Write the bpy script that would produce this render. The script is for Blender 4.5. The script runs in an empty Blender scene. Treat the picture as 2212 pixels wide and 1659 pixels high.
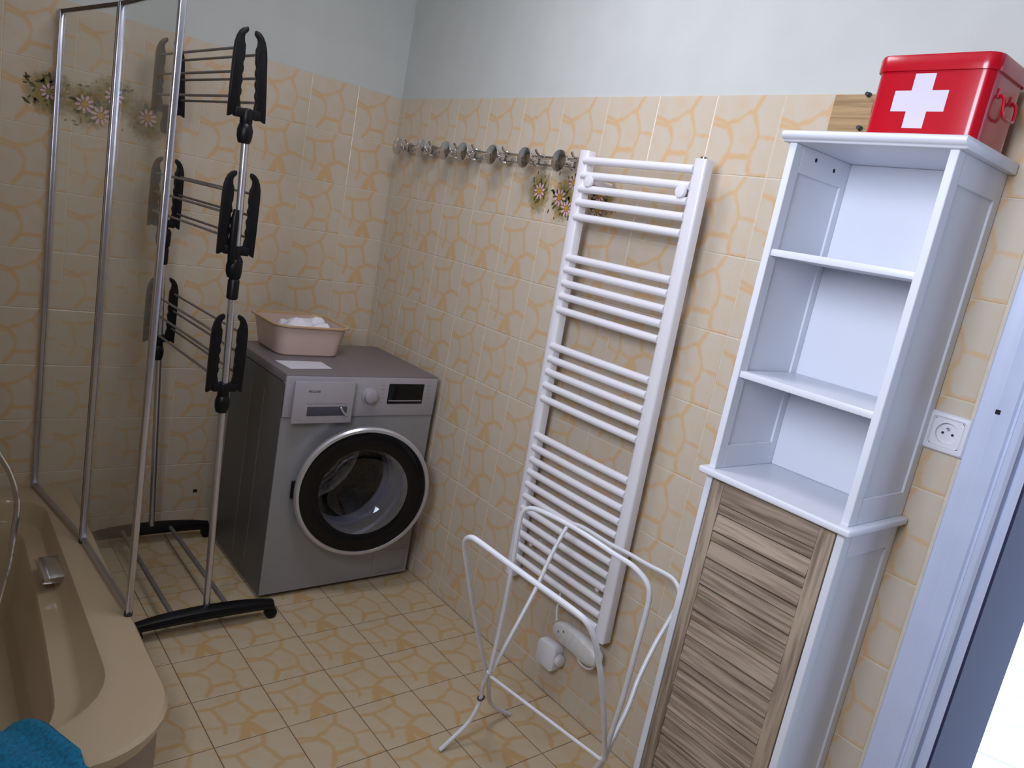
import bpy, bmesh, math, random
from mathutils import Vector, Matrix, noise
random.seed(7)
S = bpy.context.scene
COL = S.collection
PI = math.pi

# ---------------------------------------------------------------- camera
cam_d = bpy.data.cameras.new('camera'); cam = bpy.data.objects.new('camera', cam_d); COL.objects.link(cam)
RX = Vector((0.76870103, -0.61273126, 0.18346424))
DN = Vector((0.01096229, -0.27417512, -0.96161730))
FW = Vector((0.63951431, 0.74120740, -0.20404176))
m = Matrix.Identity(4)
for i in range(3):
    m[i][0] = RX[i]; m[i][1] = -DN[i]; m[i][2] = -FW[i]
m.translation = Vector((-1.66773442, -2.98081673, 1.44907480))
cam.matrix_world = m
cam_d.sensor_width = 36.0; cam_d.lens = 36.0 * 1629.006 / 2212.0
cam_d.clip_start = 0.02; cam_d.clip_end = 60
S.camera = cam

# ---------------------------------------------------------------- light, world, exposure
w = bpy.data.worlds.new('sky'); S.world = w; w.use_nodes = True
wn = w.node_tree.nodes; wn['Background'].inputs[0].default_value = (0.62, 0.74, 1.0, 1)
wn['Background'].inputs[1].default_value = 3.0
def area(name, loc, target, size, sizey, energy, color):
    d = bpy.data.lights.new(name, 'AREA'); d.shape = 'RECTANGLE'; d.size = size; d.size_y = sizey
    d.energy = energy; d.color = color
    o = bpy.data.objects.new(name, d); COL.objects.link(o); o.location = loc
    o.rotation_euler = (Vector(target) - Vector(loc)).to_track_quat('-Z', 'Y').to_euler()
    return o
area('window_light', (-2.24, -2.40, 1.95), (-0.1, -1.15, 1.15), 0.95, 0.95, 50, (0.80, 0.84, 1.0))
area('ceiling_fill', (-0.78, -1.40, 2.50), (-0.75, -1.3, 0.0), 0.5, 0.5, 12, (0.90, 0.89, 1.0))  # added fill to even out the room, no lamp hangs here
S.view_settings.view_transform = 'Standard'
S.view_settings.look = 'None'
S.view_settings.gamma = 1.0
S.view_settings.exposure = 0.0
S.view_settings.use_curve_mapping = False

# ---------------------------------------------------------------- materials
def nt(name):
    mt = bpy.data.materials.new(name); mt.use_nodes = True
    return mt, mt.node_tree, mt.node_tree.nodes['Principled BSDF']
def mat(name, col, rough=0.5, metal=0.0, var=0.06, scale=30.0, bump=0.0, spec=0.5, coat=0.0):
    mt, t, b = nt(name)
    b.inputs['Roughness'].default_value = rough; b.inputs['Metallic'].default_value = metal
    b.inputs['Specular IOR Level'].default_value = spec
    if coat: b.inputs['Coat Weight'].default_value = coat; b.inputs['Coat Roughness'].default_value = 0.1
    tc = t.nodes.new('ShaderNodeTexCoord'); n = t.nodes.new('ShaderNodeTexNoise')
    n.inputs['Scale'].default_value = scale; n.inputs['Detail'].default_value = 4
    t.links.new(tc.outputs['Object'], n.inputs['Vector'])
    r = t.nodes.new('ShaderNodeValToRGB')
    c0 = [max(0, c * (1 - var)) for c in col]; c1 = [min(1, c * (1 + var)) for c in col]
    r.color_ramp.elements[0].color = (*c0, 1); r.color_ramp.elements[1].color = (*c1, 1)
    r.color_ramp.elements[0].position = .3; r.color_ramp.elements[1].position = .7
    t.links.new(n.outputs['Fac'], r.inputs['Fac']); t.links.new(r.outputs['Color'], b.inputs['Base Color'])
    if bump:
        bp = t.nodes.new('ShaderNodeBump'); bp.inputs['Strength'].default_value = bump; bp.inputs['Distance'].default_value = 0.002
        t.links.new(n.outputs['Fac'], bp.inputs['Height']); t.links.new(bp.outputs['Normal'], b.inputs['Normal'])
    return mt
def wood(name, c0, c1, stretch=(3, 3, 40), scale=3.0, rough=0.6):
    mt, t, b = nt(name); b.inputs['Roughness'].default_value = rough
    tc = t.nodes.new('ShaderNodeTexCoord'); mp = t.nodes.new('ShaderNodeMapping')
    mp.inputs['Scale'].default_value = stretch
    oi = t.nodes.new('ShaderNodeObjectInfo'); ad = t.nodes.new('ShaderNodeVectorMath'); ad.operation = 'ADD'
    sc = t.nodes.new('ShaderNodeVectorMath'); sc.operation = 'SCALE'; sc.inputs['Scale'].default_value = 1.0
    cx = t.nodes.new('ShaderNodeCombineXYZ')
    mu = t.nodes.new('ShaderNodeMath'); mu.operation = 'MULTIPLY'; mu.inputs[1].default_value = 37.0
    t.links.new(oi.outputs['Random'], mu.inputs[0])
    for k in range(3): t.links.new(mu.outputs[0], cx.inputs[k])
    t.links.new(tc.outputs['Object'], ad.inputs[0]); t.links.new(cx.outputs[0], ad.inputs[1])
    t.links.new(ad.outputs[0], mp.inputs['Vector'])
    n = t.nodes.new('ShaderNodeTexNoise'); n.inputs['Scale'].default_value = scale; n.inputs['Detail'].default_value = 6
    n.inputs['Distortion'].default_value = 0.25
    t.links.new(mp.outputs[0], n.inputs['Vector'])
    r = t.nodes.new('ShaderNodeValToRGB'); e = r.color_ramp.elements
    e[0].color = (*c0, 1); e[1].color = (*c1, 1); e[0].position = .34; e[1].position = .60
    t.links.new(n.outputs['Fac'], r.inputs['Fac'])
    hs = t.nodes.new('ShaderNodeHueSaturation'); mr = t.nodes.new('ShaderNodeMapRange')
    mr.inputs['To Min'].default_value = 0.82; mr.inputs['To Max'].default_value = 1.12
    t.links.new(oi.outputs['Random'], mr.inputs['Value']); t.links.new(mr.outputs[0], hs.inputs['Value'])
    t.links.new(r.outputs['Color'], hs.inputs['Color']); t.links.new(hs.outputs['Color'], b.inputs['Base Color'])
    bp = t.nodes.new('ShaderNodeBump'); bp.inputs['Strength'].default_value = .25; bp.inputs['Distance'].default_value = .001
    t.links.new(n.outputs['Fac'], bp.inputs['Height']); t.links.new(bp.outputs['Normal'], b.inputs['Normal'])
    return mt

# veins printed on every tile: distance to a few line segments in the tile's own UV square
SEG_A = [(.72, 0, .61, .2, .035), (.61, .2, .255, .36, .028), (.255, .36, .0, .30, .04), (.0, .38, .25, .40, .03),
         (.255, .36, .35, .54, .030), (.35, .54, .365, .72, .026), (.365, .74, .23, .95, .042), (.365, .77, .66, .77, .040),
         (.61, .2, .67, .34, .030), (.67, .34, .745, .5, .024), (.745, .52, 1.0, .53, .022), (.745, .5, .70, .68, .026),
         (.70, .68, .68, .78, .030), (.68, .78, .72, 1.0, .034), (.72, 1.0, .98, .98, .03)]
SEG_B = [(.66, 0, .58, .18, .045), (.58, .18, .2, .24, .030), (.2, .24, .0, .2, .03), (.2, .24, .27, .6, .030),
         (.27, .6, .20, .80, .036), (.58, .18, .68, .55, .028), (.68, .55, 1.0, .60, .035), (.68, .58, .50, .72, .035),
         (.52, .74, .40, .98, .075), (.54, .74, .66, 1.0, .075), (.27, .62, .5, .72, .025), (.0, .62, .22, .66, .02)]
def vein_group(name, segs):
    g = bpy.data.node_groups.new(name, 'ShaderNodeTree')
    g.interface.new_socket('Vector', in_out='INPUT', socket_type='NodeSocketVector')
    g.interface.new_socket('Fac', in_out='OUTPUT', socket_type='NodeSocketFloat')
    gi = g.nodes.new('NodeGroupInput'); go = g.nodes.new('NodeGroupOutput')
    def vm(op, a, b=None):
        n = g.nodes.new('ShaderNodeVectorMath'); n.operation = op
        for i, x in enumerate((a, b)):
            if x is None: continue
            if isinstance(x, tuple): n.inputs[i].default_value = x
            else: g.links.new(x, n.inputs[i])
        return n
    def mm(op, a, b=None, clamp=False):
        n = g.nodes.new('ShaderNodeMath'); n.operation = op; n.use_clamp = clamp
        for i, x in enumerate((a, b)):
            if x is None: continue
            if isinstance(x, (int, float)): n.inputs[i].default_value = x
            else: g.links.new(x, n.inputs[i])
        return n.outputs[0]
    nz = g.nodes.new('ShaderNodeTexNoise'); nz.inputs['Scale'].default_value = 6; nz.inputs['Detail'].default_value = 2
    g.links.new(gi.outputs[0], nz.inputs['Vector'])
    off = vm('SUBTRACT', nz.outputs['Color'], (.5, .5, .5))
    sc = g.nodes.new('ShaderNodeVectorMath'); sc.operation = 'SCALE'; sc.inputs['Scale'].default_value = 0.09
    g.links.new(off.outputs[0], sc.inputs[0])
    P = vm('ADD', gi.outputs[0], sc.outputs[0]).outputs[0]
    cur = None
    for (ax, ay, bx, by, wd) in segs:
        ay, by = 1 - ay, 1 - by
        dx, dy = bx - ax, by - ay; L2 = dx * dx + dy * dy
        pa = vm('SUBTRACT', P, (ax, ay, 0)).outputs[0]
        h = mm('MULTIPLY', vm('DOT_PRODUCT', pa, (dx, dy, 0)).outputs['Value'], 1 / L2, True)
        q = g.nodes.new('ShaderNodeVectorMath'); q.operation = 'SCALE'; q.inputs[0].default_value = (dx, dy, 0)
        g.links.new(h, q.inputs['Scale'])
        d = vm('LENGTH', vm('SUBTRACT', pa, q.outputs[0]).outputs[0]).outputs['Value']
        d = mm('SUBTRACT', d, wd * .9)
        cur = d if cur is None else mm('MINIMUM', cur, d)
    mr = g.nodes.new('ShaderNodeMapRange'); mr.interpolation_type = 'SMOOTHSTEP'
    mr.inputs['From Min'].default_value = -.022; mr.inputs['From Max'].default_value = .026
    mr.inputs['To Min'].default_value = 1; mr.inputs['To Max'].default_value = 0
    g.links.new(cur, mr.inputs['Value']); g.links.new(mr.outputs[0], go.inputs[0])
    return g
VG = [vein_group('vein_print_a', SEG_A), vein_group('vein_print_b', SEG_B)]
def tile_mat(name, grp, base, vein, rough=0.22, mottle=0.5):
    mt, t, b = nt(name); b.inputs['Roughness'].default_value = rough; b.inputs['Specular IOR Level'].default_value = .42
    uv = t.nodes.new('ShaderNodeUVMap'); gn = t.nodes.new('ShaderNodeGroup'); gn.node_tree = grp
    t.links.new(uv.outputs[0], gn.inputs[0])
    n = t.nodes.new('ShaderNodeTexNoise'); n.inputs['Scale'].default_value = 3.5; n.inputs['Detail'].default_value = 5
    t.links.new(uv.outputs[0], n.inputs['Vector'])
    mr = t.nodes.new('ShaderNodeMapRange'); mr.inputs['From Min'].default_value = .47; mr.inputs['From Max'].default_value = .62
    mr.inputs['To Max'].default_value = mottle
    t.links.new(n.outputs['Fac'], mr.inputs['Value'])
    m1 = t.nodes.new('ShaderNodeMix'); m1.data_type = 'RGBA'
    m1.inputs[6].default_value = (*base, 1); m1.inputs[7].default_value = (*[(p + q) / 2 for p, q in zip(base, vein)], 1)
    t.links.new(mr.outputs[0], m1.inputs[0])
    m2 = t.nodes.new('ShaderNodeMix'); m2.data_type = 'RGBA'; m2.inputs[7].default_value = (*vein, 1)
    mx = t.nodes.new('ShaderNodeMath'); mx.operation = 'MULTIPLY'; mx.inputs[1].default_value = .8
    t.links.new(gn.outputs[0], mx.inputs[0]); t.links.new(mx.outputs[0], m2.inputs[0]); t.links.new(m1.outputs[2], m2.inputs[6])
    t.links.new(m2.outputs[2], b.inputs['Base Color'])
    return mt
CREAM = (.54, .475, .375); VEIN = (.585, .375, .18)
TM = [tile_mat('wall_tile_print_a', VG[0], CREAM, VEIN), tile_mat('wall_tile_print_b', VG[1], CREAM, VEIN)]
FM = [tile_mat('floor_tile_print_a', VG[0], (.47, .385, .26), (.45, .28, .11), .3), tile_mat('floor_tile_print_b', VG[1], (.47, .385, .26), (.45, .28, .11), .3)]
M = {}
M['plaster'] = mat('painted_plaster', (.50, .52, .49), .85, var=.03, scale=8, bump=.05)
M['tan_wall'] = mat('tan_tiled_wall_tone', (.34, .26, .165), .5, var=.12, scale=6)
M['grout'] = mat('pale_grout', (.60, .53, .42), .9, var=.05)
M['grout_dark'] = mat('dark_grout', (.14, .09, .055), .9, var=.2)
M['white_lac'] = mat('white_lacquer', (.70, .73, .79), .35, var=.015, scale=5)
M['white_enamel'] = mat('white_enamel', (.72, .71, .74), .28, var=.015, scale=5)
M['white_wire'] = mat('white_coated_wire', (.66, .67, .70), .35, var=.05)
M['white_plastic'] = mat('white_plastic', (.68, .68, .72), .4, var=.02)
M['old_plastic'] = mat('aged_white_plastic', (.55, .54, .52), .45, var=.08, scale=60)
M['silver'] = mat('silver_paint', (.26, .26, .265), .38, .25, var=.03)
M['silver_shaded'] = mat('silver_shaded_side', (.10, .10, .098), .45, .2, var=.03)  # machine silver darkened, shade of the left side put into the colour
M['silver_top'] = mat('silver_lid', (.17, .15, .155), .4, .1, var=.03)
M['panel_silver'] = mat('light_silver_panel', (.34, .32, .345), .4, .15, var=.03)
M['door_ring'] = mat('satin_silver_ring', (.48, .47, .49), .28, .6, var=.02)
M['black_gloss'] = mat('black_gloss', (.003, .003, .004), .10, var=.1, spec=.28)
M['black_plastic'] = mat('black_plastic', (.004, .004, .005), .38, var=.2, spec=.22)
M['dark_rubber'] = mat('dark_rubber', (.03, .03, .033), .6)
M['gasket'] = mat('grey_gasket', (.16, .16, .19), .5)
M['drum'] = mat('drum_steel', (.42, .42, .43), .3, 1.0, var=.3, scale=60)
M['chrome'] = mat('chrome', (.62, .62, .64), .07, 1.0, var=.02)
M['alu'] = mat('aluminium_profile', (.55, .55, .62), .26, 1.0, var=.04)
M['alu_tube'] = mat('aluminium_tube', (.60, .60, .64), .25, .9, var=.04)
M['rod_grey'] = mat('grey_coated_rod', (.19, .175, .17), .4, .3, var=.08)
M['brown_seal'] = mat('brown_seal', (.07, .045, .03), .6)
M['tub'] = mat('beige_acrylic', (.43, .335, .215), .22, var=.015, scale=4, coat=.3)
M['tub_apron'] = mat('beige_apron', (.29, .225, .17), .5, var=.03, scale=5)
M['basin'] = mat('cream_plastic', (.53, .40, .33), .38, var=.02)
M['basin_rim'] = mat('cream_rim', (.50, .34, .19), .38, var=.02)
M['cloth_white'] = mat('white_cloth', (.72, .70, .75), .9, var=.06, scale=80, bump=.3)
M['paper'] = mat('white_paper', (.58, .57, .62), .8, var=.02)
M['teal'] = mat('teal_towel', (.004, .13, .24), .95, var=.35, scale=140, bump=.8)
M['red'] = mat('red_enamel', (.44, .0, .012), .25, var=.04, coat=.3)
M['cross'] = mat('white_print', (.60, .56, .68), .4, var=.01)
M['hole'] = mat('dark_hole', (.01, .01, .015), .9)
M['trim'] = mat('white_trim_paint', (.52, .58, .74), .4, var=.03, scale=12)
M['jamb'] = mat('dark_blue_grey_jamb', (.032, .033, .085), .6, spec=.2, var=.04, scale=12)  # even dark blue-grey on all jamb faces
M['terrace'] = mat('pale_terrace_tile', (.80, .86, .84), .6, var=.04, scale=4)
M['petal'] = mat('pink_petal_glaze', (.66, .40, .44), .3, var=.15, scale=150)
M['petal_c'] = mat('petal_centre_glaze', (.50, .25, .03), .3, var=.1, scale=200)
M['leaf'] = mat('green_leaf_glaze', (.075, .075, .025), .3, var=.4, scale=120)
M['slat_wood'] = wood('weathered_oak', (.175, .125, .088), (.385, .305, .225), (30, 2.2, 45), 2.6)
M['stile_wood'] = wood('weathered_oak_upright', (.165, .12, .085), (.355, .28, .20), (40, 40, 2.4), 2.6)
M['board_wood'] = wood('bamboo_board', (.27, .17, .07), (.42, .28, .13), (2, .4, 12), 10.0)
def glass_mat(name, tint, alpha_t, rough=0.03):
    mt = bpy.data.materials.new(name); mt.use_nodes = True; t = mt.node_tree; t.nodes.clear()
    o = t.nodes.new('ShaderNodeOutputMaterial'); mx = t.nodes.new('ShaderNodeMixShader')
    tr = t.nodes.new('ShaderNodeBsdfTransparent'); tr.inputs[0].default_value = (*tint, 1)
    gl = t.nodes.new('ShaderNodeBsdfGlossy'); gl.inputs['Roughness'].default_value = rough
    gl.inputs['Color'].default_value = (.9, .95, 1, 1)
    n = t.nodes.new('ShaderNodeTexNoise'); n.inputs['Scale'].default_value = 5
    fr = t.nodes.new('ShaderNodeFresnel'); fr.inputs['IOR'].default_value = 1.45
    ad = t.nodes.new('ShaderNodeMath'); ad.operation = 'MULTIPLY_ADD'; ad.inputs[1].default_value = .3; ad.inputs[2].default_value = alpha_t
    t.links.new(fr.outputs[0], ad.inputs[0]); t.links.new(ad.outputs[0], mx.inputs[0])
    t.links.new(tr.outputs[0], mx.inputs[1]); t.links.new(gl.outputs[0], mx.inputs[2]); t.links.new(mx.outputs[0], o.inputs[0])
    return mt
M['glass'] = glass_mat('shower_glass', (.985, .985, .965), .022)
M['door_glass'] = glass_mat('dark_door_glass', (.80, .80, .84), .03)
def halo_mat():
    mt, t, b = nt('olive_halo_glaze'); b.inputs['Base Color'].default_value = (.31, .235, .05, 1); b.inputs['Roughness'].default_value = .25
    tc = t.nodes.new('ShaderNodeTexCoord'); ln = t.nodes.new('ShaderNodeVectorMath'); ln.operation = 'LENGTH'
    t.links.new(tc.outputs['Object'], ln.inputs[0])
    n = t.nodes.new('ShaderNodeTexNoise'); n.inputs['Scale'].default_value = 45; n.inputs['Detail'].default_value = 3
    t.links.new(tc.outputs['Object'], n.inputs['Vector'])
    def mth(op, x, y, clamp=False):
        q = t.nodes.new('ShaderNodeMath'); q.operation = op; q.use_clamp = clamp
        for k, z in enumerate((x, y)):
            if isinstance(z, float): q.inputs[k].default_value = z
            else: t.links.new(z, q.inputs[k])
        return q.outputs[0]
    v = mth('ADD', mth('MULTIPLY', n.outputs[0], .07), ln.outputs['Value'])
    v = mth('MULTIPLY', mth('SUBTRACT', .132, v), 20.0, True)
    t.links.new(mth('MULTIPLY', v, .68), b.inputs['Alpha'])
    return mt
M['halo'] = halo_mat()

# ---------------------------------------------------------------- geometry helpers
class MB:
    def __init__(s): s.v = []; s.f = []; s.mi = []; s.cur = 0
    def add(s, vs, fs):
        o = len(s.v); s.v += [tuple(p) for p in vs]
        for f in fs: s.f.append([i + o for i in f]); s.mi.append(s.cur)
    def box(s, x0, x1, y0, y1, z0, z1):
        x0, x1 = sorted((x0, x1)); y0, y1 = sorted((y0, y1)); z0, z1 = sorted((z0, z1))
        s.add([(x0, y0, z0), (x1, y0, z0), (x1, y1, z0), (x0, y1, z0), (x0, y0, z1), (x1, y0, z1), (x1, y1, z1), (x0, y1, z1)],
              [(0, 3, 2, 1), (4, 5, 6, 7), (0, 1, 5, 4), (1, 2, 6, 5), (2, 3, 7, 6), (3, 0, 4, 7)])
    def tube(s, path, r, n=10, cap=True, closed=False):
        P = [Vector(p) for p in path]; N = len(P); rings = []
        up = None
        for i in range(N):
            if closed: t = P[(i + 1) % N] - P[i - 1]
            else: t = P[min(i + 1, N - 1)] - P[max(i - 1, 0)]
            t.normalize()
            if up is None:
                up = Vector((0, 0, 1)) if abs(t.z) < .9 else Vector((1, 0, 0))
            a = up - t * up.dot(t); a.normalize(); up = a; b = t.cross(a)
            rr = r[i] if isinstance(r, (list, tuple)) else r
            rings.append([P[i] + (a * math.cos(2 * PI * k / n) + b * math.sin(2 * PI * k / n)) * rr for k in range(n)])
        vs = [p for g in rings for p in g]; fs = []
        for i in range(N if closed else N - 1):
            j = (i + 1) % N
            for k in range(n): fs.append((i * n + k, i * n + (k + 1) % n, j * n + (k + 1) % n, j * n + k))
        if cap and not closed:
            fs.append(tuple(range(n - 1, -1, -1))); fs.append(tuple((N - 1) * n + k for k in range(n)))
        s.add(vs, fs)
    def loft(s, rings, cap0=False, cap1=False, closed=True):
        n = len(rings[0]); vs = [p for g in rings for p in g]; fs = []
        for i in range(len(rings) - 1):
            for k in range(n if closed else n - 1):
                fs.append((i * n + k, i * n + (k + 1) % n, (i + 1) * n + (k + 1) % n, (i + 1) * n + k))
        if cap0: fs.append(tuple(range(n - 1, -1, -1)))
        if cap1: fs.append(tuple((len(rings) - 1) * n + k for k in range(n)))
        s.add(vs, fs)
    def lathe(s, prof, c, axis, n=32, cap0=True, cap1=True):
        axis = Vector(axis).normalized(); a = axis.orthogonal().normalized(); b = axis.cross(a); c = Vector(c)
        s.loft([[c + axis * h + (a * math.cos(2 * PI * k / n) + b * math.sin(2 * PI * k / n)) * r for k in range(n)] for r, h in prof], cap0, cap1)
    def prism(s, poly, f0, f1):
        n = len(poly); A = [f0(*p) for p in poly]; B = [f1(*p) for p in poly]
        s.add(A + B, [tuple(range(n - 1, -1, -1)), tuple(range(n, 2 * n))] + [(i, (i + 1) % n, n + (i + 1) % n, n + i) for i in range(n)])
    def build(s, name, mats, parent=None, bevel=0, seg=2, smooth=True, loc=None, kind=None):
        me = bpy.data.meshes.new(name); bm = bmesh.new()
        vv = [bm.verts.new(p) for p in s.v]
        for f, mi in zip(s.f, s.mi):
            try: q = bm.faces.new([vv[i] for i in f]); q.material_index = mi
            except ValueError: pass
        bmesh.ops.recalc_face_normals(bm, faces=bm.faces[:])
        if bevel:
            es = [e for e in bm.edges if len(e.link_faces) == 2 and e.calc_face_angle(0) > .6]
            bmesh.ops.bevel(bm, geom=es, offset=bevel, segments=seg, profile=.5, affect='EDGES', clamp_overlap=True)
        bm.to_mesh(me); bm.free()
        for x in (mats if isinstance(mats, (list, tuple)) else [mats]): me.materials.append(M[x] if isinstance(x, str) else x)
        if smooth:
            for p in me.polygons: p.use_smooth = True
            me.set_sharp_from_angle(angle=math.radians(35))
        o = bpy.data.objects.new(name, me); COL.objects.link(o)
        if parent is not None:
            o.parent = parent
            o.matrix_parent_inverse = parent.matrix_world.inverted() if parent.type == 'EMPTY' else Matrix.Identity(4)
            if parent.type != 'EMPTY': o.matrix_parent_inverse = Matrix.Identity(4)
        if kind: o['kind'] = kind
        return o
def tag(o, label, cat, group=None):
    o['label'] = label; o['category'] = cat
    if group: o['group'] = group
    return o
def thing(name, label, cat, loc, group=None):
    o = bpy.data.objects.new(name, None); COL.objects.link(o); o.location = loc; o.empty_display_size = .05
    o.matrix_world = Matrix.Translation(loc)
    return tag(o, label, cat, group)
def catmull(P, n=5):
    P = [Vector(p) for p in P]; out = []
    for i in range(len(P) - 1):
        p0 = P[max(i - 1, 0)]; p1 = P[i]; p2 = P[i + 1]; p3 = P[min(i + 2, len(P) - 1)]
        for k in range(n):
            t = k / n
            out.append(.5 * ((2 * p1) + (p2 - p0) * t + (2 * p0 - 5 * p1 + 4 * p2 - p3) * t * t + (3 * p1 - p0 - 3 * p2 + p3) * t ** 3))
    out.append(P[-1]); return out
def rrect(cx, cy, hx, hy, r, z, k=6, m_=4):
    """rounded rectangle, fixed number of points, with m_ points on each straight side"""
    pts = []
    cs = [(cx + hx - r, cy + hy - r, 0), (cx - hx + r, cy + hy - r, PI / 2), (cx - hx + r, cy - hy + r, PI), (cx + hx - r, cy - hy + r, 1.5 * PI)]
    for i, (x, y, a0) in enumerate(cs):
        arc = [(x + r * math.cos(a0 + PI / 2 * j / k), y + r * math.sin(a0 + PI / 2 * j / k)) for j in range(k + 1)]
        pts += arc
        nx, ny, na = cs[(i + 1) % 4]; e = (nx + r * math.cos(na), ny + r * math.sin(na)); s_ = arc[-1]
        for j in range(1, m_ + 1):
            t = j / (m_ + 1); pts.append((s_[0] + (e[0] - s_[0]) * t, s_[1] + (e[1] - s_[1]) * t))
    return [Vector((x, y, z)) for x, y in pts]

# ---------------------------------------------------------------- structure
H0 = 1.873; T = .2; G = .0028                       # band top, tile pitch, joint
def st(o): o['kind'] = 'structure'; return o
b = MB(); b.box(-2.0, .30, .006, .16, -.02, 2.62); wall_back = st(b.build('wall_back', 'plaster', smooth=False))
b = MB(); DY0, DY1 = -2.57, -3.47
b.box(.006, .30, DY0, 0.006, -.02, 2.62); b.box(.006, .30, -4.06, DY1, -.02, 2.62); b.box(.006, .30, DY1, DY0, 2.08, 2.62)
wall_right = st(b.build('wall_right', 'plaster', smooth=False))
b = MB(); WY0, WY1, WZ0, WZ1 = -1.95, -2.85, 1.50, 2.40
b.box(-2.20, -1.90, WY0, .006, -.02, 2.62); b.box(-2.20, -1.90, -4.06, WY1, -.02, 2.62)
b.box(-2.20, -1.90, WY1, WY0, -.02, WZ0); b.box(-2.20, -1.90, WY1, WY0, WZ1, 2.62); st(b.build('wall_left', 'tan_wall', smooth=False))
b = MB()
for y0, y1, z0, z1 in ((WY0, WY0 - .05, WZ0, WZ1), (WY1, WY1 + .05, WZ0, WZ1), (WY0 - .05, WY1 + .05, WZ0, WZ0 + .05), (WY0 - .05, WY1 + .05, WZ1 - .05, WZ1)): b.box(-2.19, -2.14, y0, y1, z0, z1)
st(b.build('window_1', 'trim', smooth=False))
b = MB(); b.box(-2.20, .30, -4.06, -3.95, -.02, 2.62); st(b.build('wall_front', 'tan_wall', smooth=False))
b = MB(); b.box(-2.20, .30, -4.06, .16, 2.62, 2.72); st(b.build('ceiling', 'plaster', smooth=False))
b = MB(); b.box(-1.16, .30, -4.06, .16, -.22, -.0012); b.box(-2.02, -1.16, -4.06, -1.48, -.22, -.0012); b.box(-2.02, -1.16, -1.48, .16, -.22, -.20); floor = st(b.build('floor', 'grout_dark', smooth=False))
b = MB(); b.box(.0012, .006, -2.46, .006, -.01, H0 - .002); b.build('grout_bed', 'grout', wall_right, smooth=False)
b = MB(); b.box(-1.9, .006, .0012, .006, -.01, H0 - .002); b.build('grout_bed', 'grout', wall_back, smooth=False)

TC = {}
def tile_mesh(w_, h_, u0, v0, mi, fam):
    key = (round(w_, 3), round(h_, 3), round(u0, 2), round(v0, 2), mi, fam)
    if key in TC: return TC[key]
    me = bpy.data.meshes.new('tile'); c = .0012; th = .004
    x0, y0, x1, y1 = G / 2, G / 2, w_ - G / 2, h_ - G / 2
    vs = [(x0 + c, y0 + c, 0), (x1 - c, y0 + c, 0), (x1 - c, y1 - c, 0), (x0 + c, y1 - c, 0),
          (x0, y0, -c * .6), (x1, y0, -c * .6), (x1, y1, -c * .6), (x0, y1, -c * .6), (x0, y0, -th), (x1, y0, -th), (x1, y1, -th), (x0, y1, -th)]
    fs = [(0, 1, 2, 3)] + [(4 + i, 4 + (i + 1) % 4, (i + 1) % 4, i) for i in range(4)] + [(8 + i, 8 + (i + 1) % 4, 4 + (i + 1) % 4, 4 + i) for i in range(4)]
    me.from_pydata(vs, [], fs); uv = me.uv_layers.new(name='UVMap')
    for l in me.loops:
        p = me.vertices[l.vertex_index].co; uv.data[l.index].uv = (u0 + p.x / T, v0 + p.y / T)
    me.materials.append((TM if fam == 'w' else FM)[mi]); me.update(); TC[key] = me
    return me
def put_tile(parent, me, origin, X, Y, Z):
    o = bpy.data.objects.new('tile', me); COL.objects.link(o)
    mw = Matrix.Identity(4)
    for i in range(3): mw[i][0] = X[i]; mw[i][1] = Y[i]; mw[i][2] = Z[i]
    jz = Matrix.Translation(Vector(Z) * random.uniform(-.0003, .0002))
    mw.translation = Vector(origin); o.parent = parent; o.matrix_local = jz @ mw
    return o
rows = [(H0 - T * (k + 1), T, 0.0) for k in range(9)] + [(0.0, H0 - 9 * T, 1 - (H0 - 9 * T) / T)]
# right wall: a 4.5 cm sliver in the corner, then full tiles, last one cut at the door trim
cols = [(-0.0, .045, 1 - .045 / T)] + [(-.045 - T * j, T, 0.0) for j in range(12)] + [(-2.445, .012, 0)]
pat = lambda i, k: 1 if (i * 7 + k * 5 + (i * k) % 3) % 5 < 2 else 0
for i, (y, w_, u0) in enumerate(cols[:-1]):
    for k, (z, h_, v0) in enumerate(rows):
        mi = pat(i, k)
        if k == 0: mi = 0
        put_tile(wall_right, tile_mesh(w_, h_, u0, v0, mi, 'w'), (0, y, z), (0, -1, 0), (0, 0, 1), (-1, 0, 0))
for i in range(10):
    for k, (z, h_, v0) in enumerate(rows):
        mi = pat(i + 3, k + 1)
        if k == 0: mi = 0
        put_tile(wall_back, tile_mesh(T, h_, 0, v0, mi, 'w'), (-T * (i + 1), 0, z), (1, 0, 0), (0, 0, 1), (0, -1, 0))
frows = [(-.116, .116, 0.0)] + [(-.116 - T * (j + 1), T, 0.0) for j in range(19)]
for i in range(10):
    for k, (y, h_, v0) in enumerate(frows):
        if i >= 6 and y > -1.50: continue
        put_tile(floor, tile_mesh(T, h_, 0, v0, pat(i + 1, k + 2), 'f'), (-T * (i + 1), y, 0), (1, 0, 0), (0, 1, 0), (0, 0, 1))
b = MB(); b.box(-.6885, -.6715, -.0006, .001, .146, .160); b.build('drill_hole', 'hole', wall_back, bevel=.005, seg=2)

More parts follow.
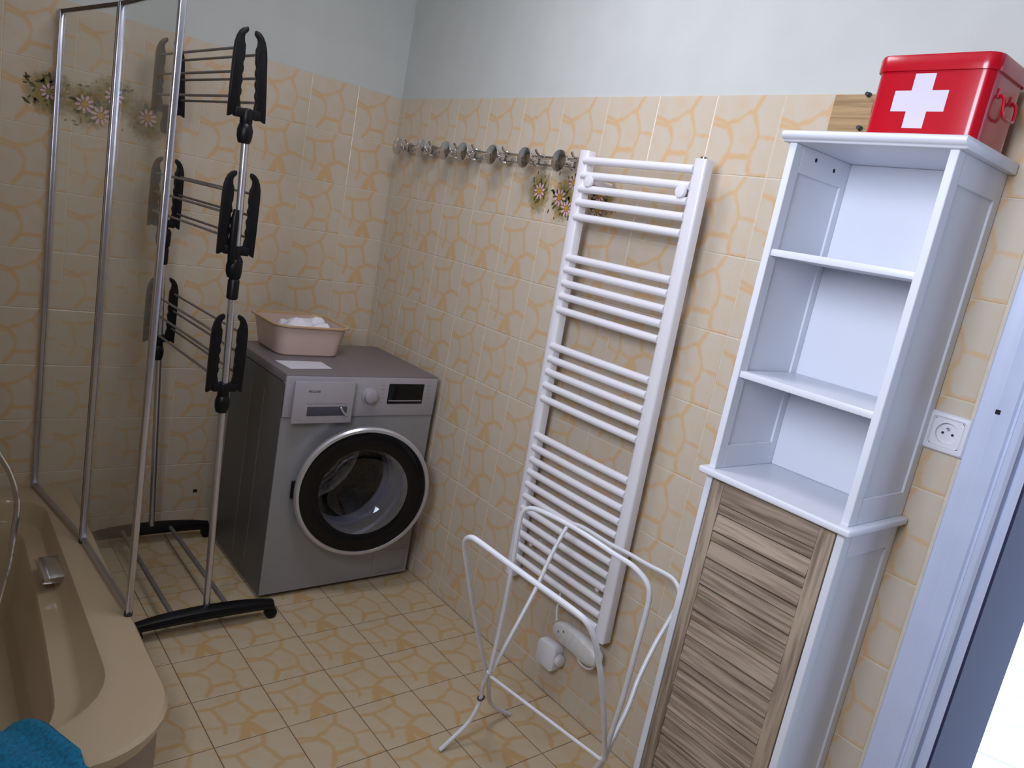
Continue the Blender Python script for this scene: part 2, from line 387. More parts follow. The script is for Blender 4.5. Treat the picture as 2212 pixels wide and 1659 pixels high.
# printed flowers on the decor tiles
def flower(parent, c, U, Vv, N, r, seed, ctr=True):
    rnd = random.Random(seed); c = Vector(c); U = Vector(U); Vv = Vector(Vv); N = Vector(N)
    b = MB(); np_ = 9
    def ell(cx, cy, a, l, w_, lift, mi):
        b.cur = mi; d = (math.cos(a), math.sin(a)); e = (-d[1], d[0]); pts = []
        for k in range(8):
            t = 2 * PI * k / 8; x = cx + d[0] * l * math.cos(t) + e[0] * w_ * math.sin(t); y = cy + d[1] * l * math.cos(t) + e[1] * w_ * math.sin(t)
            pts.append(c + U * x + Vv * y + N * lift)
        b.add(pts, [tuple(range(8))])
    for k in range(7):
        a = rnd.uniform(0, 2 * PI); ell(math.cos(a) * r * 1.15, math.sin(a) * r * 1.15, a + rnd.uniform(-.7, .7), r * rnd.uniform(.25, .5), r * .14, .0005, 1)
    for k in range(7):
        a = 2 * PI * (k + .5) / 7; ell(math.cos(a) * r * .7, math.sin(a) * r * .7, a, r * .38, r * .2, .0006, 1)
    for k in range(np_):
        a = 2 * PI * k / np_ + seed; ell(math.cos(a) * r * .68, math.sin(a) * r * .68, a, r * .33, r * .15, .0008, 0)
    if ctr: ell(0, 0, 0, r * .34, r * .34, .0010, 2)
    b.build('flower_print', ['petal', 'leaf', 'petal_c'], parent, smooth=False)
def halo(parent, c, U, Vv, N, sx, sy):
    b = MB(); n = 20
    b.add([(math.cos(2 * PI * k / n) * .1, math.sin(2 * PI * k / n) * .1, 0) for k in range(n)], [tuple(range(n))])
    o = b.build('glaze_halo', 'halo', None, smooth=False); mw = Matrix.Identity(4)
    for i in range(3): mw[i][0] = U[i] * sx; mw[i][1] = Vv[i] * sy; mw[i][2] = N[i]
    mw.translation = Vector(c) + Vector(N) * .0004; o.parent = parent; o.matrix_local = mw
def leaves(parent, c, U, Vv, N, spots, s_=.007):
    b = MB(); c = Vector(c); U = Vector(U); Vv = Vector(Vv); N = Vector(N)
    for i, (x, y, a) in enumerate(spots):
        d = (math.cos(a), math.sin(a)); l = s_ * (1 + .3 * math.sin(i * 3)); w_ = l * .35
        b.add([c + U * (x + d[0] * p - d[1] * q) + Vv * (y + d[1] * p + d[0] * q) + N * .0005 for p, q in ((-l, 0), (-.3 * l, -w_), (.4 * l, -w_), (l, 0), (.4 * l, w_), (-.3 * l, w_))], [(0, 1, 2, 3, 4, 5)])
    b.build('leaf_print', 'leaf', parent, smooth=False)
UR, UL, UZ = (0, -1, 0), (1, 0, 0), (0, 0, 1); NR, NL = (-1, 0, 0), (0, -1, 0)
for j, (y, z, r) in enumerate([(-1.002, 1.571, .028), (-1.107, 1.559, .030), (-1.149, 1.528, .027), (-1.16, 1.610, .024), (-1.283, 1.582, .026), (-1.287, 1.536, .024)]):
    flower(wall_right, (0, y, z), UR, UZ, NR, r, j + 1)
    if j in (0, 1, 4): halo(wall_right, (0, y - (.02 if j else 0), z - .005), UR, UZ, NR, .62, .8)
for j, (x, z, r) in enumerate([(-1.168, 1.572, .030), (-1.118, 1.545, .032), (-.974, 1.570, .031), (-1.082, 1.618, .030), (-1.270, 1.586, .026)]):
    flower(wall_back, (x, 0, z), UL, UZ, NL, r, j + 11, j != 4)
    if j in (0, 2, 3, 4): halo(wall_back, (x + (.02 if j == 0 else 0), 0, z - .005), UL, UZ, NL, .8, .8)
rl = random.Random(3)
def sp(n, w_, h_): return [(rl.uniform(-w_, w_), rl.uniform(-h_, h_), rl.uniform(0, PI)) for _ in range(n)]
leaves(wall_right, (0, -1.0, 1.57), UR, UZ, NR, sp(12, .04, .06)); leaves(wall_right, (0, -1.12, 1.56), UR, UZ, NR, sp(24, .06, .08)); leaves(wall_right, (0, -1.30, 1.57), UR, UZ, NR, sp(18, .07, .05))
leaves(wall_back, (-1.12, 0, 1.58), UL, UZ, NL, sp(34, .10, .08)); leaves(wall_back, (-.975, 0, 1.57), UL, UZ, NL, sp(8, .045, .06)); leaves(wall_back, (-1.30, 0, 1.59), UL, UZ, NL, sp(20, .045, .05), .010)

# door trim (architrave), jamb and terrace
prof = [(-2.456, .004), (-2.456, -.017), (-2.459, -.020), (-2.484, -.020), (-2.487, -.0185), (-2.490, -.0185), (-2.493, -.020), (-2.518, -.021),
        (-2.522, -.0165), (-2.526, -.0165), (-2.530, -.026), (-2.541, -.028), (-2.547, -.024), (-2.549, -.006), (-2.556, -.006), (-2.558, -.016), (-2.5695, -.016), (-2.5695, .004)]
b = MB(); b.prism(prof, lambda y, x: (x, y, 0), lambda y, x: (x, y, 2.17))
pm = [(DY0 + DY1 - y, x) for y, x in prof]
b.prism(pm, lambda y, x: (x, y, 0), lambda y, x: (x, y, 2.17))
b.box(-.02, .004, DY1, DY0, 2.06, 2.17)
tr = st(b.build('trim_1', 'trim', smooth=True))
b = MB(); b.box(-.0215, -.0195, -2.4975, -2.4885, 1.268, 1.277); b.build('nail_hole', 'hole', tr, bevel=.003)
b = MB(); b.box(-.012, .318, DY0 - .004, DY0 + .001, 0, 2.08); b.box(-.012, .318, DY1 - .001, DY1 + .004, 0, 2.08)
b.box(-.012, .318, DY1, DY0, 2.06, 2.082); st(b.build('door_1', 'jamb', smooth=False))
b = MB(); b.box(.0, .32, DY1, DY0, -.05, .003); st(b.build('trim_2', 'trim', smooth=False))
b = MB(); b.box(.30, 7.3, -6.5, 3.5, -.2, -.022); terrace = st(b.build('terrace', 'plaster', smooth=False))
b0 = MB(); b0.box(-.147, .147, -.147, .147, -.01, 0); pv = b0.build('paver', 'terrace', terrace, bevel=.004, seg=1, smooth=False)
ca, sa = math.cos(.35), math.sin(.35); first = True
for i in range(-6, 10):
    for j in range(-9, 8):
        x = 2.4 + (i * ca - j * sa) * .3; y = -2.4 + (i * sa + j * ca) * .3
        if x < .5 or y > 1.2 or y < -5.2 or x > 5.4: continue
        o = pv if first else pv.copy()
        if not first: COL.objects.link(o)
        first = False
        o.location = (x, y, -.0205 + random.uniform(0, .0015)); o.rotation_euler = (0, 0, .35); o.parent = terrace

# ---------------------------------------------------------------- washing machine
MX0, MX1, MY0, MY1, MZ = -.643, -.040, -.660, -.172, .835
wm = thing('washing_machine', 'silver front-loading washing machine with its round door ajar in the corner', 'washing machine', ((MX0 + MX1) / 2, (MY0 + MY1) / 2, 0))
b = MB()
HC = (-.333, .421); HR = .172; nseg = 40
b.box(MX0, MX1, MY0 + .03, MY1, .015, .80)
circ = [(HC[0] + HR * math.cos(2 * PI * k / nseg), HC[1] + HR * math.sin(2 * PI * k / nseg)) for k in range(nseg)]
b = MB()
# shell: sides, back, bottom + front plate with a porthole
zt, zb = .682, .020
b.add([(MX0, MY0, zb), (MX0, MY1, zb), (MX0, MY1, .80), (MX0, MY0, .80)], [(0, 1, 2, 3)])
b.add([(MX1, MY0, zb), (MX1, MY1, zb), (MX1, MY1, .80), (MX1, MY0, .80)], [(0, 3, 2, 1)])
b.add([(MX0, MY1, zb), (MX1, MY1, zb), (MX1, MY1, .80), (MX0, MY1, .80)], [(0, 1, 2, 3)])
b.add([(MX0, MY0, zb), (MX1, MY0, zb), (MX1, MY1, zb), (MX0, MY1, zb)], [(0, 1, 2, 3)])
def onrect(k):
    a = 2 * PI * k / nseg; dx, dz = math.cos(a), math.sin(a); t = 1e9
    if dx > 1e-6: t = min(t, (MX1 - HC[0]) / dx)
    if dx < -1e-6: t = min(t, (MX0 - HC[0]) / dx)
    if dz > 1e-6: t = min(t, (zt - HC[1]) / dz)
    if dz < -1e-6: t = min(t, (zb - HC[1]) / dz)
    return (HC[0] + dx * t, HC[1] + dz * t)
outer = [onrect(k) for k in range(nseg)]
for cxz in ((MX0, zb), (MX1, zb), (MX0, zt), (MX1, zt)):
    k = min(range(nseg), key=lambda q: (outer[q][0] - cxz[0]) ** 2 + (outer[q][1] - cxz[1]) ** 2); outer[k] = cxz
rim2 = [(HC[0] + (HR + .045) * math.cos(2 * PI * k / nseg), HC[1] + (HR + .045) * math.sin(2 * PI * k / nseg)) for k in range(nseg)]
b.loft([[Vector((x, MY0, z)) for x, z in outer], [Vector((x, MY0, z)) for x, z in rim2], [Vector((HC[0] + (x - HC[0]) * .97, MY0 + .012, HC[1] + (z - HC[1]) * .97)) for x, z in rim2],
        [Vector((x, MY0 + .014, z)) for x, z in circ]])
b.build('body', 'silver', wm)
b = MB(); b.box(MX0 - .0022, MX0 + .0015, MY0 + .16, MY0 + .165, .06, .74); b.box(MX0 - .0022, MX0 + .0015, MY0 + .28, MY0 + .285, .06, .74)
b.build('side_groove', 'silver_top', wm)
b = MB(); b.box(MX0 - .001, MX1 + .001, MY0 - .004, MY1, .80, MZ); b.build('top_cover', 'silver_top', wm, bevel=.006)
b = MB(); b.box(MX0, MX1, MY0 - .006, MY0 + .02, .682, .829); b.build('control_panel', 'panel_silver', wm, bevel=.005)
b = MB()
for x in (MX0 + .05, MX1 - .05):
    for y in (MY0 + .05, MY1 - .05):
        b = MB(); b.lathe([(.022, 0), (.022, .02)], (x, y, 0), (0, 0, 1), 14); b.build('foot', 'dark_rubber', wm)
b = MB(); b.box(-.20, -.055, MY0 - .0025, MY0 + .003, .035, .125); b.build('filter_flap', 'silver', wm, bevel=.002)
# gasket and drum
b = MB(); b.lathe([(HR, MY0 * 0 + .013), (HR - .012, .02), (HR - .02, .05), (HR - .012, .07)], (HC[0], MY0, HC[1]), (0, 1, 0), 40, False, False); b.build('gasket', 'gasket', wm)
b = MB(); b.lathe([(HR - .012, .07), (.225, .075), (.225, .38), (.21, .39), (.10, .40), (.001, .385)], (HC[0], MY0, HC[1]), (0, 1, 0), 40, False, False)
for k in range(24):
    a = 2 * PI * k / 24
    b.tube([(HC[0] + .222 * math.cos(a), MY0 + .09, HC[1] + .222 * math.sin(a)), (HC[0] + .222 * math.cos(a), MY0 + .37, HC[1] + .222 * math.sin(a))], .005, 6)
for k in range(9):
    r_ = .03 + .02 * k
    b.tube([(HC[0] + r_ * math.cos(2 * PI * j / 28), MY0 + .388, HC[1] + r_ * math.sin(2 * PI * j / 28)) for j in range(28)], .004, 5, closed=True)
for k in range(3):
    a = 2 * PI * k / 3 + .5; c = (HC[0] + .19 * math.cos(a), HC[1] + .19 * math.sin(a))
    b.tube([(c[0], MY0 + .09, c[1]), (c[0], MY0 + .37, c[1])], .028, 8)
b.build('drum', 'drum', wm)
# door, hinged on the left and swung 13 degrees open
hx, hy, ang = -.585, MY0 - .028, math.radians(13.0)
dl, cz = .2555, .421
dax = Vector((math.cos(ang), -math.sin(ang), 0)); dn = Vector((-math.sin(ang), -math.cos(ang), 0))
dc = Vector((hx, hy, cz)) + dax * dl
door = MB(); door.lathe([(.226, -.022), (.243, -.020), (.2475, -.006), (.2465, .004), (.240, .010), (.231, .011), (.229, .006)], dc, dn, 64, False, False)
door.lathe([(.231, -.020), (.224, -.030), (.19, -.034)], dc, dn, 64, False, False)
dr = door.build('door', 'door_ring', wm)
b = MB(); b.lathe([(.230, .007), (.224, .0085), (.168, .0065), (.163, .003)], dc, dn, 64, False, False); b.build('bezel', 'black_gloss', dr)
b = MB(); b.lathe([(.165, .004), (.15, -.004), (.14, -.03), (.13, -.062), (.10, -.085), (.06, -.095), (.001, -.097)], dc, dn, 48, False, False); b.build('glass_bowl', 'door_glass', dr)
b = MB(); b.tube([Vector((hx + .014, MY0 - .010, cz - .03)), Vector((hx + .014, MY0 - .010, cz + .03))], .009, 10); b.build('hinge', 'black_plastic', wm)
b = MB(); b.box(MX0 - .0012, MX0 + .0004, MY0 + .004, MY1, .02, .80); b.build('side_panel', 'silver_shaded', wm, smooth=False)  # thin sheet carrying the painted shade of the machine's left side
# detergent drawer, knob, display
b = MB(); b.box(-.623, -.402, MY0 - .036, MY0 - .022, .670, .818); dw = b.build('detergent_drawer', 'panel_silver', wm, bevel=.003)
b = MB(); b.box(-.612, -.412, MY0 - .022, MY0 + .02, .685, .80); b.build('drawer_tray', 'gasket', dw)
b = MB(); b.box(-.572, -.423, MY0 - .0372, MY0 - .030, .6965, .7305); b.build('grip_recess', mat('recess_grey', (.05, .05, .07), .4), dw, bevel=.002)
b = MB(); b.tube(catmull([(-.449, MY0 - .038, .728), (-.443, MY0 - .041, .716), (-.432, MY0 - .041, .704), (-.420, MY0 - .038, .697)], 4), [.002] + [.004] * 11 + [.002], 8); b.build('grip_edge', 'door_ring', dw)
b = MB(); b.box(-.575, -.43, MY0 - .0366, MY0 - .0362, .7395, .7415); b.build('print_line', 'gasket', dw)
b = MB(); b.lathe([(.030, 0), (.030, .006), (.026, .008), (.0245, .022), (.020, .025), (.001, .0255)], (-.327, MY0 - .006, .762), (0, -1, 0), 36, False, False); b.build('knob', 'panel_silver', wm)
b = MB(); b.box(-.250, -.100, MY0 - .009, MY0 - .004, .730, .806); dsp = b.build('display', 'black_gloss', wm, bevel=.0015)
b = MB(); b.box(-.246, -.104, MY0 - .0098, MY0 - .0088, .7405, .7435); b.build('display_line', 'panel_silver', dsp)
for k in range(5):
    for x in (-.281, -.084):
        b = MB(); b.box(x, x + .012, MY0 - .0066, MY0 - .0058, .735 + k * .016, .7366 + k * .016); b.build('print_mark', 'gasket', wm)
def text_mesh(txt, size, loc, parent, name, matn):
    cu = bpy.data.curves.new(name, 'FONT'); cu.body = txt; cu.size = size; cu.extrude = .0002
    tmp = bpy.data.objects.new(name, cu); dg = bpy.context.evaluated_depsgraph_get()
    COL.objects.link(tmp); dg.update(); me = bpy.data.meshes.new_from_object(tmp.evaluated_get(dg))
    bpy.data.objects.remove(tmp)
    Rm = Matrix.Translation(loc) @ Matrix.Rotation(PI / 2, 4, 'X'); me.transform(Rm)
    me.materials.clear(); me.materials.append(M[matn])
    o = bpy.data.objects.new(name, me); COL.objects.link(o); o.parent = parent
    if parent.type == 'EMPTY': o.matrix_parent_inverse = parent.matrix_world.inverted()
    return o
text_mesh('PROLINE', .0112, (-.575, MY0 - .0364, .780), dw, 'logo', 'black_plastic')

# paper on the machine
b = MB(); P4 = [(-.616, -.487), (-.443, -.489), (-.445, -.583), (-.604, -.597)]
b.prism(P4, lambda x, y: (x, y, MZ + .0003), lambda x, y: (x, y, MZ + .0020))
tag(b.build('paper', 'paper', smooth=False), 'flat white sheet of paper on the front left of the washing machine', 'paper')

# basin with cloth
bcx, bcy = -.450, -.288
bs = thing('basin', 'cream plastic washing-up basin standing on the washing machine', 'basin', (bcx, bcy, MZ))
b = MB()
def br(e, z, r=.05): return rrect(bcx, bcy, .115 + e, .112 + e, r, z)
b.loft([br(.002, MZ + .0005, .04), br(.008, MZ + .006, .045), br(.022, MZ + .085, .050), br(.027, MZ + .112, .052), br(.024, MZ + .113, .050), br(.019, MZ + .085, .048), br(.004, MZ + .010, .040), br(-.006, MZ + .005, .035)], True, True)
bw = b.build('bowl', 'basin', bs)
b = MB(); b.loft([br(.025, MZ + .108, .052), br(.039, MZ + .112, .060), br(.040, MZ + .117, .060), br(.036, MZ + .119, .058), br(.024, MZ + .117, .050), br(.023, MZ + .108, .050)])
b.build('rim', 'basin_rim', bs)
def cloth(name, m_, cx, cy, z0, hx_, hy_, hgt, n=26, seed=0, label=None, cat=None):
    b = MB(); vs = []
    for i in range(n + 1):
        for j in range(n + 1):
            u = i / n * 2 - 1; v = j / n * 2 - 1
            x = cx + hx_ * u * math.sqrt(1 - v * v / 2.6); y = cy + hy_ * v * math.sqrt(1 - u * u / 2.6); e = max(abs(u), abs(v))
            q = .8 * noise.noise(Vector((u * 1.7 + seed, v * 1.9, .3))) + .18 * noise.noise(Vector((u * 6 + seed, v * 5, 1.3)))
            vs.append((x, y, z0 + (hgt * (1 - e ** 6) * (.62 + .55 * q) if e < 1 else -.0)))
    fs = [(i * (n + 1) + j, (i + 1) * (n + 1) + j, (i + 1) * (n + 1) + j + 1, i * (n + 1) + j + 1) for i in range(n) for j in range(n)]
    b.add(vs, fs); lo = [(p[0], p[1], z0 - .004) for p in vs]; N1 = n + 1
    o = b.build(name, m_); sm = o.modifiers.new('solid', 'SOLIDIFY'); sm.thickness = .006; sm.offset = -1
    return tag(o, label, cat)
cl = cloth('cloth', 'cloth_white', bcx + .018, bcy - .004, MZ + .066, .104, .098, .076, seed=4, label='crumpled white cloth lying inside the cream basin', cat='cloth')
b = MB(); b.box(bcx - .075, bcx + .09, bcy - .085, bcy + .085, MZ + .0062, MZ + .056)
b.build('lower_fold', 'cloth_white', cl, bevel=.02, seg=3)

# ---------------------------------------------------------------- tower drying rack
rk = thing('drying_rack', 'tower clothes drying rack with black plastic arms and grey rods', 'drying rack', (-.86, -.44, 0))
def pole_x(z, rear):  # slight lean of the uprights
    return (-.858 - .0245 * z) if not rear else (-.868 - .043 * z)
YF, YB = -.762, -.125
for rear in (0, 1):
    y = YB if rear else YF
    b = MB(); b.tube([(pole_x(.065, rear), y, .065), (pole_x(1.617, rear), y, 1.617)], .0108, 14); b.build('pole', 'alu_tube', rk)
    b = MB(); zz = 1.612; b.lathe([(.0112, 0), (.0112, .008), (.008, .012), (.001, .013)], (pole_x(zz, rear), y, zz), (0, 0, 1), 16); b.build('pole_cap', 'chrome', rk)
wing = [(.0215, .2400), (.027, .2385), (.034, .2345), (.0415, .226), (.0475, .213), (.0515, .196), (.053, .172), (.0535, .08), (.0525, .0), (.045, .004), (.036, .010), (.026, .004), (.021, .012), (.021, .03)]
zz = .045
while zz < .165:
    wing += [(.0228, zz), (.0254, zz + .007), (.0254, zz + .013), (.0228, zz + .022)]; zz += .030
wing += [(.0235, .192), (.0275, .201), (.0290, .212), (.0275, .220), (.0225, .225), (.0195, .231)]
HEADS = [(1.592, 5, 0), (1.212, 0, 0), (.800, 0, 0)]
rodpos = {}
for rear in (0, 1):
    y = YB if rear else YF
    for hi, (z0, tr_, tl_) in enumerate(HEADS):
        xc = pole_x(z0 + .1, rear)
        for sd in (-1, 1):
            ta = math.radians(tr_ if sd > 0 else tl_); pv_ = (.050, 0.0)
            def tp(px, pz):
                dx, dz = px - pv_[0], pz - pv_[1]
                return pv_[0] + dx * math.cos(ta) - dz * math.sin(ta), pv_[1] + dx * math.sin(ta) + dz * math.cos(ta)
            poly = [tp(*p) for p in wing]; b = MB()
            b.prism(poly, lambda px, pz: (xc + sd * px, y - .0085, z0 + pz), lambda px, pz: (xc + sd * px, y + .0085, z0 + pz))
            a_ = b.build('arm', 'black_plastic', rk, bevel=.002, seg=2)
            b = MB(); q = tp(.030, .020); b.lathe([(.0045, 0), (.0035, .002), (.001, .0022)], (xc + sd * q[0], y - .0086, z0 + q[1]), (0, -1, 0), 10); b.build('rivet', 'chrome', a_)
            for rz in (.055, .120, .182): rodpos[(hi, sd, rz, rear)] = (xc + sd * tp(.040, rz)[0], y, z0 + tp(.040, rz)[1])
        b = MB(); b.box(xc - .036, xc + .036, y - .0125, y + .0125, z0 + .004, z0 + .030); b.tube([(xc, y, z0 - .012), (xc, y, z0 + .03)], .017, 14)
        b.build('hub', 'black_plastic', rk, bevel=.003)
        b = MB(); b.lathe([(.012, 0), (.0175, -.006), (.0215, -.022), (.021, -.040), (.0165, -.056), (.012, -.058)], (xc, y, z0 - .006), (0, 0, 1), 18); b.build('collar', 'black_plastic', rk)
    # folding joint beside and under the middle head
    xm = pole_x(1.2, rear)
    b = MB(); b.tube([(xm - .016, y - .012, 1.345), (xm - .018, y - .013, 1.32), (xm - .017, y - .013, 1.22), (xm - .012, y - .006, 1.19)], [.007, .011, .011, .012], 12)
    b.build('release_lever', 'black_plastic', rk)
    b = MB(); b.lathe([(.013, 0), (.0165, .004), (.0165, .055), (.014, .060), (.0175, .065), (.0195, .085), (.0195, .115), (.014, .125)], (pole_x(1.10, rear), y, 1.085), (0, 0, 1), 18); b.build('joint', 'black_plastic', rk)
for (hi, sd, rz, rear), p in list(rodpos.items()):
    if rear: continue
    q = rodpos[(hi, sd, rz, 1)]; b = MB(); b.tube([p, q], .0040, 8); b.build('rod', 'rod_grey', rk)
for (y, x0, x1, xc) in ((-.772, -1.075, -.640, -.857), (-.115, -1.085, -.655, -.872)):
    b = MB(); rings = []; N_ = 22
    for i in range(N_ + 1):
        t = i / N_; x = x0 + (x1 - x0) * t; a = math.sin(PI * min(max(t, .02), .98)) ** .5
        zc = .046 + .016 * a; hz = .015 + .009 * a; hyy = .017 + .011 * a; yy = y + .0 * t
        rings.append([Vector((x, yy + hyy * math.cos(k * PI / 5), zc + hz * math.sin(k * PI / 5))) for k in range(10)])
    b.loft(rings, True, True); fb = b.build('foot_bar', 'black_plastic', rk)
    for xx in (x0 + .006, x1 - .004):
        b = MB(); b.lathe([(.012, -.015), (.019, -.013), (.021, 0), (.019, .013), (.012, .015)], (xx, y, .021), (0, 1, 0), 20); b.build('caster', 'black_plastic', fb)
for (xa, xb) in ((-.962, -.975), (-.790, -.805)):
    b = MB(); b.tube([(xa, -.77, .066), (xb, -.116, .066)], .008, 10); b.build('cross_bar', 'rod_grey', rk)

# ---------------------------------------------------------------- bathtub, screen
ZR = .22
tb = thing('bathtub', 'low beige acrylic bathtub with rounded front corner and moulded inner ledge', 'bathtub', (-1.516, -.756, 0))
TX = -1.516
def ring(hx, y0, y1, rf, z, nar=0.0, rb=.02):
    cy = (y0 + y1) / 2; hyv = (y0 - y1) / 2; back = rrect(TX, cy, hx, hyv, rb, z, 8, 7); full = rrect(TX, cy, hx, hyv, rf, z, 8, 7); out = []
    for a, c in zip(back, full):
        p = c if c.y < cy else a
        t = min(1, max(0, -p.y / 1.5)); out.append(Vector((TX + (p.x - TX) * (1 - nar * t * t), p.y, p.z)))
    return out
prof = [(.374, -.002, -1.500, .20, .175), (.380, -.002, -1.508, .20, .195), (.380, -.002, -1.511, .20, .212), (.374, -.006, -1.504, .20, ZR),
        (.288, -.095, -1.388, .20, ZR, .03, .12), (.280, -.104, -1.378, .20, ZR - .004, .05, .12), (.275, -.110, -1.372, .20, ZR - .016, .06, .12),
        (.268, -.118, -1.362, .20, .155, .24, .12), (.262, -.122, -1.358, .20, .146, .28, .12), (.250, -.128, -1.353, .20, .143, .30, .12),
        (.214, -.140, -1.349, .19, .139, .32, .12), (.206, -.146, -1.342, .19, .128, .32, .12), (.180, -.19, -1.27, .17, -.10, .15, .11), (.155, -.23, -1.22, .14, -.135, .15, .09), (.08, -.40, -1.05, .06, -.142, .1, .05)]
b = MB(); b.loft([ring(*p) for p in prof], False, True)
b.build('shell', 'tub', tb)
b = MB(); b.loft([ring(.368, -.004, -1.492, .20, .0), ring(.368, -.004, -1.492, .20, .185)], False, False); b.build('apron', 'tub_apron', tb)
# chrome spout plate on the inner wall
b = MB(); b.prism([(-1.232, .194), (-1.300, .191), (-1.307, .184), (-1.304, .174), (-1.232, .172)], lambda x, z: (x, -.505, z), lambda x, z: (x, -.652, z))
b.build('overflow_spout', 'chrome', tb, bevel=.002)
# folding glass screen
WP = [Vector((-1.250, -.012, 0)), Vector((-1.177, -.496, 0)), Vector((-1.1455, -.970, 0))]
sc_ = thing('shower_screen', 'folding glass bath screen with aluminium posts standing on the tub rim', 'shower screen', (-1.19, -.5, ZR))
ZT = 1.840
for i, p in enumerate(WP):
    b = MB(); b.box(p.x - .0085, p.x + .0085, p.y - .0095, p.y + .0095, ZR + .006, ZT + .002)
    b.build('post', 'alu', sc_, bevel=.004, seg=3)
    if i:
        b = MB(); b.lathe([(.011, 0), (.011, .012), (.007, .018)], (p.x, p.y, ZR + .0005), (0, 0, 1), 14); b.build('foot', 'dark_rubber', sc_)
for i in range(2):
    p, q = WP[i], WP[i + 1]; d = (q - p).normalized(); n_ = Vector((-d.y, d.x, 0)); a, c = p + d * .009, q - d * .009
    def slab(z0, z1, th):
        return [(a + n_ * th) + Vector((0, 0, z0)), (a - n_ * th) + Vector((0, 0, z0)), (c - n_ * th) + Vector((0, 0, z0)), (c + n_ * th) + Vector((0, 0, z0)),
                (a + n_ * th) + Vector((0, 0, z1)), (a - n_ * th) + Vector((0, 0, z1)), (c - n_ * th) + Vector((0, 0, z1)), (c + n_ * th) + Vector((0, 0, z1))]
    F6 = [(0, 3, 2, 1), (4, 5, 6, 7), (0, 1, 5, 4), (1, 2, 6, 5), (2, 3, 7, 6), (3, 0, 4, 7)]
    b = MB(); b.add(slab(ZR + .018, ZT - .006, .002), F6); b.build('glass_pane', 'glass', sc_, smooth=False)
    b = MB(); b.add(slab(ZT - .008, ZT, .0055), F6); b.build('top_rail', 'brown_seal', sc_, smooth=False)
    b = MB(); b.add(slab(ZR + .008, ZR + .021, .006), F6); b.build('bottom_rail', 'alu', sc_, smooth=False)
# thin inner seal beside the middle post
b = MB(); b.box(WP[1].x - .008, WP[1].x - .003, WP[1].y + .011, WP[1].y + .017, ZR + .02, ZT); b.build('seal', 'brown_seal', sc_, smooth=False)
# shower hose hanging at the left
hp = catmull([(-1.56, -.70, .98), (-1.51, -.735, .80), (-1.466, -.765, .69), (-1.438, -.789, .634), (-1.418, -.806, .595), (-1.405, -.825, .551), (-1.401, -.842, .512), (-1.409, -.868, .454), (-1.419, -.897, .392), (-1.431, -.919, .347),
              (-1.446, -.938, .29), (-1.47, -.95, .20), (-1.50, -.95, .09), (-1.53, -.93, -.03), (-1.56, -.88, -.11), (-1.60, -.82, -.132)], 6)
b = MB(); b.tube(hp, [.0068 + .0006 * (i % 2) for i in range(len(hp))], 10)
tag(b.build('shower_hose', 'chrome'), 'chrome shower hose hanging in a curve over the bathtub', 'shower hose')
# teal towel over the front rim
b = MB(); sec = [(-1.340, .165), (-1.348, .195), (-1.356, .217), (-1.370, .2285), (-1.40, .2315), (-1.44, .2315), (-1.48, .231), (-1.505, .2285), (-1.519, .220), (-1.524, .195), (-1.526, .15), (-1.529, .09), (-1.532, .03)]
cs = catmull([(0, y, z) for y, z in sec], 3); rings = []
NX = 46
for j, p in enumerate(cs):
    t = j / (len(cs) - 1); row = []
    for i in range(NX + 1):
        u = i / NX; xr = -1.460 + .130 * min(t * 1.5, 1); x = xr + (-1.84 - xr) * u
        fold = .009 * (1 + math.sin(u * 26 + t * 2 + 1.5 * math.sin(u * 9))) + .004 * (1 + noise.noise(Vector((u * 12, t * 8, 0))))
        nrm = Vector((0, 0, 1)) if -1.50 < p.y < -1.37 else (Vector((0, -1, 0)) if p.y < -1.50 else Vector((0, 1, .3)))
        row.append(Vector((x, p.y, p.z)) + nrm * fold)
    rings.append(row)
b.loft(rings, closed=False); tw = b.build('towel', 'teal')
sm = tw.modifiers.new('solid', 'SOLIDIFY'); sm.thickness = .005; sm.offset = 1
tag(tw, 'teal towel draped over the front rim of the bathtub', 'towel')

# ---------------------------------------------------------------- hook rail on the right wall
hr = thing('hook_rail', 'chrome rail with round hook knobs on the right wall', 'hook rail', (-.02, -.66, 1.667))
for dz in (.0125, -.0125):
    b = MB(); b.tube([(-.032, -.145, 1.668 + dz), (-.032, -1.190, 1.664 + dz)], .0036, 10); b.build('rail_bar', 'chrome', hr)
for y in (-.145, -.326, -.502, -.616, -.797, -.976, -1.149):
    z = 1.669 - .004 * (-y)
    b = MB(); b.lathe([(.008, 0), (.006, .012), (.006, .028), (.014, .031), (.030, .036), (.0345, .040), (.033, .046), (.018, .053), (.001, .055)], (-.026, y, z), (-1, 0, 0), 28); kn = b.build('hook_knob', 'chrome', hr)
    b = MB(); ys = y - .042
    b.box(-.040, -.024, ys - .006, ys + .006, z - .020, z + .020)
    b.tube(catmull([(-.030, ys, z + .016), (-.050, ys, z + .018), (-.062, ys, z + .030)], 4), .0042, 8)
    b.tube(catmull([(-.030, ys, z - .016), (-.052, ys, z - .020), (-.064, ys, z - .006)], 4), .0042, 8)
    b.lathe([(.007, 0), (.007, .032)], (.0, ys, z), (-1, 0, 0), 10)
    b.build('hook_clamp', 'chrome', kn)

